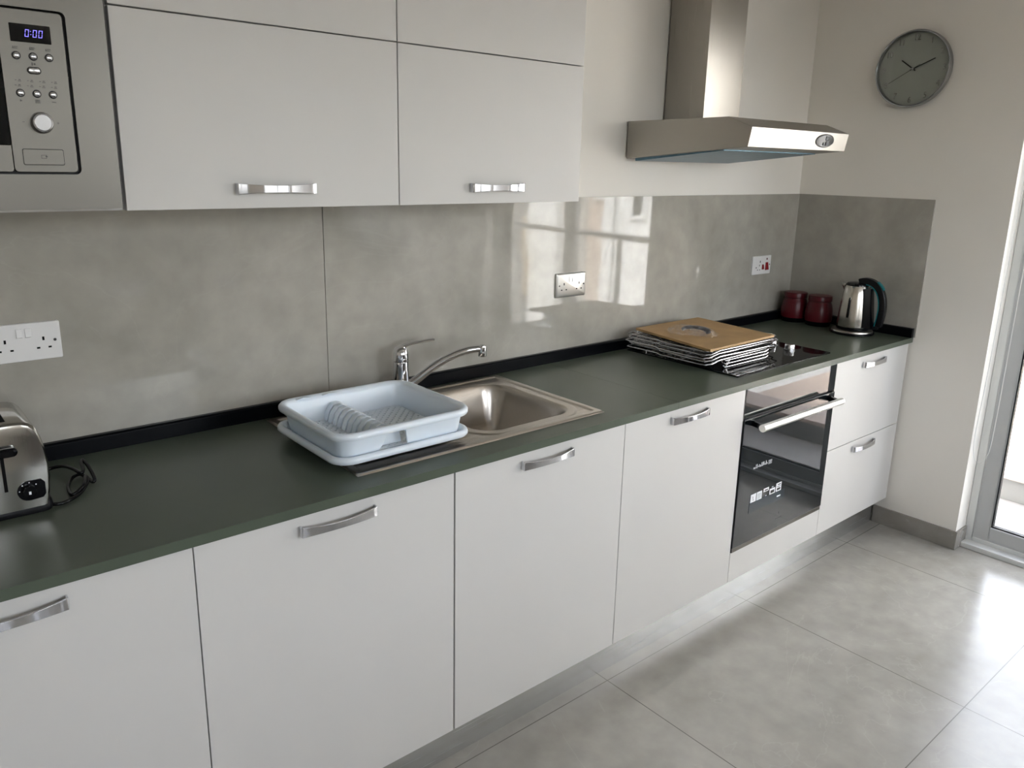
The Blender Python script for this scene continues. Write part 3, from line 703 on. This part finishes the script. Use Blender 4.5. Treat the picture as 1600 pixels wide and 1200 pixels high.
# ------------------------------------------------------------ tap
tx, ty = .775, -.074
zt = ZW + .0045
t = thing('kitchen_tap', 'chrome single-lever kitchen tap behind the dish rack', 'tap', (tx, ty, zt))
MB().lathe([(.029, 0), (.029, .003), (.0255, .006), (.0235, .012), (.0235, .060), (.0232, .108), (.0225, .112)], (tx, ty, zt), 40).build('tap_body', 'chrome', t, smooth=True)
hd = MB().lathe([(.0228, .1135), (.0232, .116), (.0228, .134), (.0205, .148), (.014, .155), (.004, .158), (.0003, .158)], (tx, ty, zt), 40)
ho = hd.build('cartridge_cap', 'chrome', t, smooth=True)
lp = smoothpath([(tx - .020, ty + .004, zt + .140), (tx + .005, ty, zt + .156), (tx + .035, ty - .006, zt + .164), (tx + .075, ty - .012, zt + .1665), (tx + .106, ty - .017, zt + .169)], 5)
MB().tube(lp, [.004 + .0085 * sin(min(1, i / 6) * pi / 2) * (1 - .35 * i / len(lp)) for i in range(len(lp))], 12, flat=.42).build('lever', 'chrome', t, smooth=True, angle=60)
sp = smoothpath([(tx + .006, ty - .004, zt + .030), (tx + .035, ty - .022, zt + .050), (tx + .080, ty - .050, zt + .092), (tx + .125, ty - .078, zt + .124), (tx + .170, ty - .105, zt + .142), (tx + .208, ty - .126, zt + .147)], 6)
MB().tube(sp, [.0135 - .0035 * i / len(sp) for i in range(len(sp))], 16).build('spout', 'chrome', t, smooth=True, angle=60)
MB().lathe([(.0115, -.024), (.0125, -.022), (.0125, .004), (.0115, .0085), (.006, .0115), (.0003, .012)], (tx + .209, ty - .127, zt + .147), 28).build('aerator', 'chrome', t, smooth=True)

# ------------------------------------------------------------ dish rack and tray
ZD = ZW + .0050
tr = thing('drip_tray', 'pale blue-white plastic drip tray lying on the sink drainer', 'tray', (.52, -.34, ZD))
N = 8
def rr_(e, z, r=.05, x0=.328, x1=.718, y0=-.515, y1=-.155): return rrect(x0 + e, x1 - e, y0 + e, y1 - e, max(r - e, .006), z, N)
tm = MB().loft([rr_(.052, ZD + .0005), rr_(.046, ZD + .003), rr_(.030, ZD + .011), rr_(.014, ZD + .0155), rr_(.003, ZD + .016), rr_(.000, ZD + .020), rr_(.000, ZD + .026), rr_(.003, ZD + .031), rr_(.009, ZD + .033), rr_(.015, ZD + .030), rr_(.020, ZD + .0185), rr_(.034, ZD + .0135), rr_(.050, ZD + .006)])
tm.build('tray_body', 'rack_plastic', tr, smooth=True, angle=50)
rk = thing('dish_rack', 'pale blue-white plastic dish drying rack with plate slots', 'dish rack', (.52, -.34, ZD + .012))
def rk_(e, z, r=.058): return rrect(.326 + e, .718 - e, -.520 + e, -.166 - e, max(r - e, .01), z, N)
zr = ZW + .096; zf = ZD + .020
shell = MB().loft([rk_(.028, zf), rk_(.025, zf + .010), rk_(.017, zr - .020), rk_(.010, zr - .0165), rk_(.002, zr - .0165), rk_(.000, zr - .013), rk_(.000, zr - .006), rk_(.004, zr - .001), rk_(.012, zr), rk_(.019, zr - .004), rk_(.0225, zr - .012), rk_(.030, zf + .010), rk_(.030, zf)], closed=True)
bk = shell.build('basket', 'rack_plastic', rk, smooth=True, angle=50)
# trapezoid opening cut through the front wall
cut = MB().prism([(.449, ZD + .030), (.526, ZD + .030), (.516, zr - .020), (.468, zr - .020)], 'y', -.56, -.470).build('cutter', 'rack_plastic')
cut.location = -worg(rk) * 0
bo = bk.modifiers.new('cut', 'BOOLEAN'); bo.object = cut; bo.solver = 'EXACT'
bpy.context.view_layer.update()
dg = bpy.context.evaluated_depsgraph_get()
nme = bpy.data.meshes.new_from_object(bk.evaluated_get(dg)); bk.modifiers.clear(); bk.data = nme
bpy.data.objects.remove(cut)
# perforated floor
fl = MB()
fx0_, fx1_, fy0_, fy1_ = .357, .684, -.493, -.194
nxh, nyh = 30, 26
dx = (fx1_ - fx0_) / (2 * nxh + 1); dy = (fy1_ - fy0_) / (2 * nyh + 1)
for j in range(2 * nyh + 1):
    ya, yb = fy0_ + j * dy, fy0_ + (j + 1) * dy
    if j % 2 == 0: fl.add([(fx0_, ya, zf + .003), (fx1_, ya, zf + .003), (fx1_, yb, zf + .003), (fx0_, yb, zf + .003)], [(0, 1, 2, 3)])
    else:
        off = (j // 2 % 2)
        edges = [fx0_]
        for i in range(1, 2 * nxh + 1): edges.append(fx0_ + i * dx)
        edges.append(fx1_)
        for i in range(len(edges) - 1):
            if (i + 2 * off) % 4 == 1: continue
            fl.add([(edges[i], ya, zf + .003), (edges[i + 1], ya, zf + .003), (edges[i + 1], yb, zf + .003), (edges[i], yb, zf + .003)], [(0, 1, 2, 3)])
fl.build('basket_floor', 'rack_plastic', rk, solid=.0022)
# plate holder: ten arched fingers in a row
for k in range(10):
    yc_ = -.205 - k * .0245; w_ = .0088
    pr_ = [(.455, zf + .004), (.463, zf + .030), (.476, zf + .046), (.490, zf + .050), (.503, zf + .046), (.516, zf + .034), (.522, zf + .018), (.525, zf + .004)]
    inn = [(.517, zf + .004), (.513, zf + .018), (.507, zf + .030), (.498, zf + .039), (.489, zf + .042), (.479, zf + .039), (.470, zf + .027), (.463, zf + .004)]
    MB().prism(pr_ + inn, 'y', yc_ - w_, yc_ + w_).build('plate_finger', 'rack_plastic', rk, bevel=.0018)
# cutlery pocket behind the front opening
MB().prism([(.445, zf + .004), (.530, zf + .004), (.520, zr - .018), (.464, zr - .018)], 'y', -.460, -.457).build('cutlery_pocket', 'rack_plastic', rk)
# raised notches on the back rim
for x in (.405, .478):
    MB().prism([(x - .020, zr - .003), (x, zr + .0015), (x + .020, zr - .003)], 'y', -.192, -.176).build('rim_notch', 'rack_plastic', rk, bevel=.001)

# ------------------------------------------------------------ hob
t = thing('ceramic_hob', 'black glass hob set in the worktop above the oven', 'hob', (2.135, -.295, ZW))
MB().loft([rrect(1.826, 2.446, -.546, -.042, .004, ZW + .0004), rrect(1.826, 2.446, -.546, -.042, .004, ZW + .004), rrect(1.828, 2.444, -.544, -.044, .004, ZW + .0055)]).build('hob_glass', 'black_glass', t)
for y in (-.425, -.345, -.265, -.185):
    MB().lathe([(.0215, .0058), (.0215, .009), (.0195, .0100), (.0190, .026), (.0180, .0278), (.0003, .0280)], (2.350, y, ZW), 32).build('knob', 'chrome_rough', t, smooth=True)
    
# ------------------------------------------------------------ stack of wire oven shelves
def wire_shelf_local(lip=True):
    """frame wire loop with a dip in the side rails and many cross wires; local origin at the centre"""
    W2, D2 = .228, .183
    fr = []
    def side(sx):
        return [(sx * W2, D2 - .02, 0), (sx * W2, .035, 0), (sx * W2, .020, -.004), (sx * W2, -.02, -.004), (sx * W2, -D2 + .03, -.0045)]
    L_ = side(-1); R2 = side(1)
    loop = [(-W2 + .015, D2, 0), (-W2 + .003, D2 - .004, 0)] + L_ + [(-W2 + .004, -D2 + .008, -.0045), (-W2 + .03, -D2, -.003), (-W2 + .08, -D2, .0045), (W2 - .08, -D2, .0045), (W2 - .03, -D2, -.002), (W2 - .004, -D2 + .008, -.004)] + R2[::-1] + [(W2 - .003, D2 - .004, 0), (W2 - .015, D2, 0)]
    f = MB().tube(loop, .0026, 8, closed=True)
    g = MB()
    n = 20
    for i in range(n):
        x = -W2 + .03 + (2 * W2 - .06) * i / (n - 1)
        g.tube([(x, D2, .003), (x, -D2 - .002, .0055)], .0013, 6)
    g.tube([(-W2, .06, .0), (W2, .06, .0)], .002, 6)
    g.tube([(-W2, -.07, -.004), (W2, -.07, -.004)], .002, 6)
    return f, g
labs = ['chrome wire oven shelf on the hob, lowest of the stack', 'chrome wire oven shelf, second from the bottom of the stack on the hob',
        'chrome wire oven shelf in the stack on the hob, third from the bottom', 'chrome wire oven shelf just below the topmost wire shelf', 'chrome wire oven shelf directly under the wooden board, top of the stack']
f, g = wire_shelf_local()
proto = thing('wire_oven_shelf', labs[0], 'oven shelf', (2.020, -.247, ZW + .0285), radians(1.5), 'wire oven shelves stacked on the hob')
f.build('frame', 'wire_metal', proto, smooth=True, local=True); g.build('cross_wires', 'wire_metal', proto, smooth=True, local=True)
# low supporting dip wires below the lowest shelf
leg = MB()
for x in (-.13, .12):
    leg.tube([(x - .015, -.183, .003), (x + .004, -.187, -.0205), (x + .012, -.187, -.0205), (x + .034, -.183, .003)], .0022, 6)
    leg.tube([(x, .165, .0), (x + .012, .170, -.0205), (x + .03, .170, -.0205), (x + .042, .165, .0)], .0022, 6)
for i, (dx_, dy_, rz, zz) in enumerate(((.010, -.005, -1.4, .040), (-.006, .003, .8, .0515), (.006, -.004, -.6, .063), (.010, .004, 1.0, .0745))):
    dup(proto, (2.020 + dx_, -.247 + dy_, ZW + zz), labs[i + 1], radians(rz))
leg.build('foot_loops', 'wire_metal', proto, smooth=True, local=True)
lr = thing('wire_side_rack', 'chrome wire side rail with zigzag bends sticking out under the front of the stack', 'oven rack', (2.03, -.449, ZW + .0062), radians(-1.5))
sr = MB()
for k in range(3):
    z = .004 + k * .012
    z -= .0015; sr.tube([(-.155, -.004, z + .006), (-.146, -.004, z), (.110, .002, z), (.125, .002, z + .005)], .0020, 7)
sr.tube([(-.158, -.004, .030), (-.148, -.004, .0025), (-.140, -.004, .0025), (-.118, -.004, .030)], .0020, 7)
sr.build('rails', 'wire_metal', lr, smooth=True, local=True)

# ------------------------------------------------------------ board and bagged handle
zb0 = ZW + .0850
bd = MB().loft([[(1.762, -.470, zb0), (2.166, -.462, zb0), (2.212, -.080, zb0 + .001), (1.832, -.075, zb0)], [(1.762, -.470, zb0 + .009), (2.166, -.462, zb0 + .009), (2.212, -.080, zb0 + .010), (1.832, -.075, zb0 + .009)]]).build('wooden_board', 'wood_board', bevel=.0008)
tag(bd, 'thin tan wooden board lying on the stack of wire shelves', 'board')
zb1 = zb0 + .0100
bg_ = thing('plastic_handle', 'black curved plastic handle packed in a clear bag on the board', 'handle', (1.948, -.268, zb1), radians(-76))
hp = smoothpath([(-.055, 0, .005), (-.04, .004, .014), (0, .006, .019), (.035, .004, .016), (.05, 0, .006)], 5)
MB().tube(hp, .0125, 10, flat=.5).build('grip', 'black_plastic', bg_, smooth=True, local=True)
bagm = MB(); n_, m_ = 34, 22; vs = []
random.seed(11)
ph = [random.random() * 6 for _ in range(8)]
for j in range(m_ + 1):
    for i in range(n_ + 1):
        u = -1 + 2 * i / n_; v = -1 + 2 * j / m_
        x = u * .088 * (1 + .08 * sin(5 * v + ph[0])); y = v * .045 * (1 + .18 * sin(4 * u + ph[1]) - .25 * abs(u) ** 3)
        hgt = .029 * max(0, 1 - (u * .95) ** 4) * max(0, 1 - v * v) ** 1.1 + .0022 * (sin(17 * u + 5 * v + ph[2]) * sin(13 * v - 6 * u + ph[3]) + 1) + .0008
        edge = max(abs(u), abs(v)); hgt *= 1 if edge < .96 else .5
        vs.append((x, y, hgt))
bagm.add(vs, [(j * (n_ + 1) + i, j * (n_ + 1) + i + 1, (j + 1) * (n_ + 1) + i + 1, (j + 1) * (n_ + 1) + i) for j in range(m_) for i in range(n_)])
bgo = bagm.build('clear_bag', 'clear_film', smooth=True, angle=180, local=True); bgo.location = (1.920, -.272, zb1); bgo.rotation_euler = (0, 0, radians(-64))
tag(bgo, 'crinkled clear plastic bag around the black handle on the board', 'bag')

# ------------------------------------------------------------ canisters
def canister(x, y, label):
    t = thing('canister', label, 'canister', (x, y, ZW))
    MB().lathe([(.050, .0005), (.054, .002), (.0575, .018), (.0585, .022)], (0, 0, 0), 44).build('base_band', 'gloss_black', t, smooth=True, local=True)
    MB().lathe([(.0583, .0222), (.0602, .040), (.0600, .058), (.0575, .080), (.0525, .100), (.0492, .108), (.0485, .112)], (0, 0, 0), 44).build('body', 'red_enamel', t, smooth=True, local=True)
    MB().lathe([(.0486, .1125), (.0515, .114), (.0518, .134), (.0500, .138), (.030, .1395), (.0005, .140)], (0, 0, 0), 44).build('lid', 'red_enamel', t, smooth=True, local=True)
    return t
c1 = canister(2.945, -.088, 'dark red kitchen canister in the corner, farther from the kettle')
dup(c1, (2.945, -.211, ZW), 'dark red kitchen canister standing closer to the kettle')

# ------------------------------------------------------------ kettle
kx, ky = 2.905, -.395
kb_ = thing('power_base', 'round black and steel power base under the kettle', 'power base', (kx, ky, ZW))
MB().lathe([(.086, .0005), (.091, .003), (.091, .008), (.088, .011)], (0, 0, 0), 48).build('foot', 'gloss_black', kb_, smooth=True, local=True)
MB().lathe([(.086, .0112), (.0845, .017), (.079, .0195), (.0005, .0195)], (0, 0, 0), 48).build('base_ring', 'steel', kb_, smooth=True, local=True)
kt = thing('kettle', 'brushed steel kettle with black handle and teal trim', 'kettle', (kx, ky, ZW + .021), radians(-80))
MB().lathe([(.066, 0), (.068, .003), (.0685, .010), (.066, .0115)], (0, 0, 0), 48).build('bottom_ring', 'gloss_black', kt, smooth=True, local=True)
MB().lathe([(.0655, .012), (.0665, .020), (.0645, .060), (.0605, .110), (.0550, .155), (.0500, .182), (.046, .190)], (0, 0, 0), 56).build('body', 'kettle_steel', kt, smooth=True, local=True)
MB().lathe([(.0465, .1905), (.046, .195), (.040, .2015), (.020, .2045), (.0005, .205)], (0, 0, 0), 48).build('lid', 'gloss_black', kt, smooth=True, local=True)
sp_ = MB().loft([[(-.044, -.016, .165), (-.044, .016, .165), (-.052, 0, .160)], [(-.050, -.014, .185), (-.050, .014, .185), (-.066, 0, .186)], [(-.045, -.012, .194), (-.045, .012, .194), (-.071, 0, .196)]])
sp_.build('spout', 'kettle_steel', kt, local=True, bevel=.001)
# water window on the side that faces the room
wa_ = radians(-97); wv = []
def pol(r, a, z): return (r * cos(a), r * sin(a), z)
wl = []
for z in [.055, .062, .075, .10, .125, .135, .142]:
    hw = .085 * min(1, sqrt(max(0, 1 - ((z - .0985) / .0445) ** 6)) + .35)
    rz_ = .0668 - (.0645 - .0550) * max(0, (z - .05)) / .105
    wl.append([pol(rz_, wa_ - hw, z), pol(rz_ + .0018, wa_ - hw * .6, z), pol(rz_ + .0018, wa_ + hw * .6, z), pol(rz_, wa_ + hw, z)])
MB().loft(wl).build('water_window', 'gloss_black', kt, local=True, smooth=True)
# back strip and handle
MB().loft([[pol(.0600 - .008 * i / 6 * 1.2 + (.006), radians(a), .014 + .17 * i / 6) for a in (-44, -22, 0, 22, 44)] + [pol(.088 - .020 * i / 6, radians(a), .014 + .17 * i / 6) for a in (22, 0, -22)] for i in range(7)]).build('back_strip', 'gloss_black', kt, local=True, smooth=True)
hpts = smoothpath([(.008, 0, .204), (.036, 0, .210), (.066, 0, .202), (.091, 0, .178), (.106, 0, .142), (.111, 0, .100), (.108, 0, .056), (.103, 0, .022)], 5)
def ribbon(pts, wd, th, mb):
    rings = []; m = len(pts)
    for i, p in enumerate(pts):
        tt = (pts[min(i + 1, m - 1)] - pts[max(i - 1, 0)]).normalized(); nn = Vector((-tt.z, 0, tt.x))
        if nn.x < 0 and i > m // 3: nn = -nn
        a_ = p + nn * th; b_ = p - nn * th
        rings.append([(a_.x, -wd, a_.z), (a_.x, wd, a_.z), (b_.x, wd, b_.z), (b_.x, -wd, b_.z)])
    return mb.loft(rings)
def outn(pts):
    res = []
    m = len(pts)
    for i, p in enumerate(pts):
        tt = (pts[min(i + 1, m - 1)] - pts[max(i - 1, 0)]).normalized(); res.append(Vector((-tt.z, 0, tt.x)))
    return res
nn_ = outn(hpts)
def strip(off0, off1, wd, i0=0, i1=None):
    rings = []
    for p, n3 in list(zip(hpts, nn_))[i0:i1]:
        a_ = p + n3 * off0; b_ = p + n3 * off1
        rings.append([(a_.x, -wd, a_.z), (a_.x, wd, a_.z), (b_.x, wd, b_.z), (b_.x, -wd, b_.z)])
    return MB().loft(rings)
strip(-.009, .0165, .0165).build('handle', 'black_plastic', kt, local=True, bevel=.003, smooth=True, angle=50)
strip(-.0130, -.0092, .0165, 3, None).build('handle_trim', 'teal', kt, local=True)
strip(.0150, .0205, .013, 11, 17).build('lid_button', 'teal', kt, local=True, bevel=.001)
MB().loft([[(.060, -.013, .004), (.108, -.013, .010), (.108, .013, .010), (.060, .013, .004)], [(.062, -.012, .020), (.106, -.012, .026), (.106, .012, .026), (.062, .012, .020)]]).build('handle_foot', 'black_plastic', kt, local=True, bevel=.002)

# ------------------------------------------------------------ toaster
tx0, tx1, tyf, tyb = -.370, -.200, -.318, -.135
ts = thing('toaster', 'chrome toaster with black lever, dial and cord at the left edge', 'toaster', ((tx0 + tx1) / 2, (tyf + tyb) / 2, ZW))
half = [(-.2085, .900), (-.2045, .922), (-.2005, .955), (-.200, .985), (-.2035, 1.018), (-.2075, 1.038), (-.2120, 1.053), (-.2180, 1.064), (-.2260, 1.0715), (-.2360, 1.0755), (-.2480, 1.077), (-.262, 1.0775)]
def trr(e, y):
    xc_ = (tx0 + tx1) / 2; pr__ = half + [(2 * xc_ - x, z) for x, z in half[::-1]]
    return [(xc_ + (x - xc_) * (1 - e / .085), y, .900 + (z - .900) * (1 - e / .1775)) for x, z in pr__]
TB = MB().loft([trr(.010, tyf), trr(.004, tyf + .0015), trr(.0, tyf + .008), trr(0, tyb - .008), trr(.004, tyb - .0015), trr(.010, tyb)])
TB.build('shell', 'toaster_steel', ts, smooth=True, angle=35)
MB().loft([rrect(tx0 + .003, tx1 - .001, tyf + .001, tyb - .001, .018, ZW + .0015), rrect(tx0 + .001, tx1 + .0005, tyf - .001, tyb + .001, .018, ZW + .012), rrect(tx0 + .003, tx1 - .002, tyf + .003, tyb - .003, .018, ZW + .024)]).build('base', 'black_plastic', ts, smooth=True)
for x in (tx0 + .060, tx1 - .072):
    MB().box(x - .013, x + .013, tyf + .020, tyb - .020, ZW + .186, ZW + .1932).build('slot', 'dark_gap', ts, bevel=.004)
MB().box(-.2805, -.2745, tyf - .0006, tyf + .004, ZW + .058, ZW + .140).build('lever_slot', 'dark_gap', ts)
MB().loft([[(p[0], tyf - h, p[1]) for p in rrect(-.2775 - a, -.2775 + a, ZW + .140 - b, ZW + .140 + b, b * .95, 0, 6)] for a, b, h in ((.010, .004, -.002), (.010, .004, .005), (.024, .0085, .007), (.026, .009, .013), (.020, .006, .018))]).build('lever', 'gloss_black', ts, smooth=True)
dxc, dzc = -.236, ZW + .052
dp = [(dxc + .0245, dzc + .012), (dxc + .0245, dzc - .012), (dxc + .019, dzc - .019)] + [(dxc - .004 + .0205 * cos(radians(a)), dzc - .0005 + .0205 * sin(radians(a))) for a in (-90, -110, -130, -150, -170, -190, -210, -230, -250, -270)] + [(dxc + .018, dzc + .020)]
MB().prism(dp, 'y', tyf - .0012, tyf + .003).build('dial_plate', 'gloss_black', ts)
dl = MB().lathe([(.0125, 0), (.0120, .010), (.0105, .0118), (.0005, .012)], (dxc - .004, tyf - .001, dzc), 28, axis='-y').build('dial', 'gloss_black', ts, smooth=True)
MB().box(dxc - .0065, dxc - .0025, tyf - .0140, tyf - .0125, dzc - .004, dzc + .002).build('dial_mark', 'label_white', dl)
mk = MB()
for a in (40, 85, 130, 175): mk.box(dxc - .004 + .0165 * cos(radians(a)) - .001, dxc - .004 + .0165 * cos(radians(a)) + .001, tyf - .0016, tyf - .0012, dzc + .0165 * sin(radians(a)) - .001, dzc + .0165 * sin(radians(a)) + .001)
mk.build('dial_dots', 'label_white', ts)
MB().box(tx1 - .002, tx1 + .003, -.245, -.232, ZW + .066, ZW + .078).box(tx1 - .002, tx1 + .003, -.252, -.236, ZW + .040, ZW + .056).build('cord_clip', 'white_plastic', ts, bevel=.001)
cp_ = [(-.215, -.132, .8895), (-.200, -.110, .8905), (-.172, -.098, .894), (-.147, -.112, .900), (-.134, -.158, .906), (-.125, -.194, .905), (-.117, -.181, .907), (-.112, -.143, .911), (-.107, -.134, .912), (-.104, -.163, .908), (-.103, -.212, .895), (-.108, -.222, .8895), (-.114, -.203, .892), (-.122, -.168, .893), (-.141, -.181, .892), (-.156, -.220, .8895), (-.160, -.268, .8895), (-.147, -.268, .894), (-.131, -.252, .901), (-.121, -.218, .9045), (-.121, -.236, .899), (-.141, -.266, .8895), (-.165, -.293, .8895), (-.187, -.304, .8895), (-.208, -.296, .8905)]
MB().tube(smoothpath(cp_, 5), .0038, 10).build('cord', 'gloss_black', ts, smooth=True, angle=80)

# ------------------------------------------------------------ roller-blind cord by the door
cpts = smoothpath([(3.10, -.915, 2.24), (3.085, -.906, 1.4), (3.065, -.905, .80), (3.058, -.9, .52), (3.060, -.908, .43), (3.068, -.925, .400), (3.080, -.945, .425), (3.088, -.956, .50), (3.10, -.955, .86), (3.115, -.950, 1.44), (3.12, -.945, 2.24)], 8)
tag(MB().tube(cpts, .0016, 6).build('blind_cord', 'cord_white', smooth=True), 'thin white loop of blind cord hanging beside the balcony door', 'cord')

# ------------------------------------------------------------ dining table and chairs behind the camera (mirrored faintly in the splashback)
tb = thing('dining_table', 'dark wooden dining table across the room from the kitchen run', 'table', (1.35, -3.55, 0))
MB().box(.75, 1.95, -3.95, -3.15, .715, .745).build('tabletop', 'dark_wood', tb, bevel=.004)
for x in (.80, 1.90):
    for y in (-3.90, -3.20): MB().box(x - .03, x + .03, y - .03, y + .03, 0, .715).build('leg', 'dark_wood', tb, bevel=.003)
def chair(label):
    t = thing('dining_chair', label, 'chair', (0, 0, 0), 0, 'dining chairs around the table')
    MB().box(-.21, .21, -.21, .21, .44, .475).build('seat', 'dark_wood', t, local=True, bevel=.01)
    MB().loft([[(-.20, -.205, .56), (.20, -.205, .56), (.20, -.185, .56), (-.20, -.185, .56)], [(-.21, -.265, .95), (.21, -.265, .95), (.21, -.245, .95), (-.21, -.245, .95)]]).build('backrest', 'dark_wood', t, local=True, bevel=.006)
    for sx in (-1, 1):
        MB().box(sx * .19 - .018, sx * .19 + .018, .165, .20, 0, .44).build('leg', 'dark_wood', t, local=True)
        MB().loft([[(sx * .19 - .018, -.20 - d, z), (sx * .19 + .018, -.20 - d, z), (sx * .19 + .018, -.165 - d, z), (sx * .19 - .018, -.165 - d, z)] for d, z in ((.03, 0), (0, .44), (.015, .60))]).build('leg', 'dark_wood', t, local=True)
    return t
c_ = chair('dark wooden dining chair on the fill-window side of the table, left one'); c_.location = (1.05, -4.05, 0)
dup(c_, (1.65, -4.05, 0), 'dark wooden dining chair on the fill-window side of the table, right one', 0)
dup(c_, (1.05, -3.02, 0), 'dark wooden dining chair on the kitchen side of the table, left one', pi)
dup(c_, (1.65, -2.98, 0), 'dark wooden dining chair on the kitchen side of the table, right one', pi + .2)
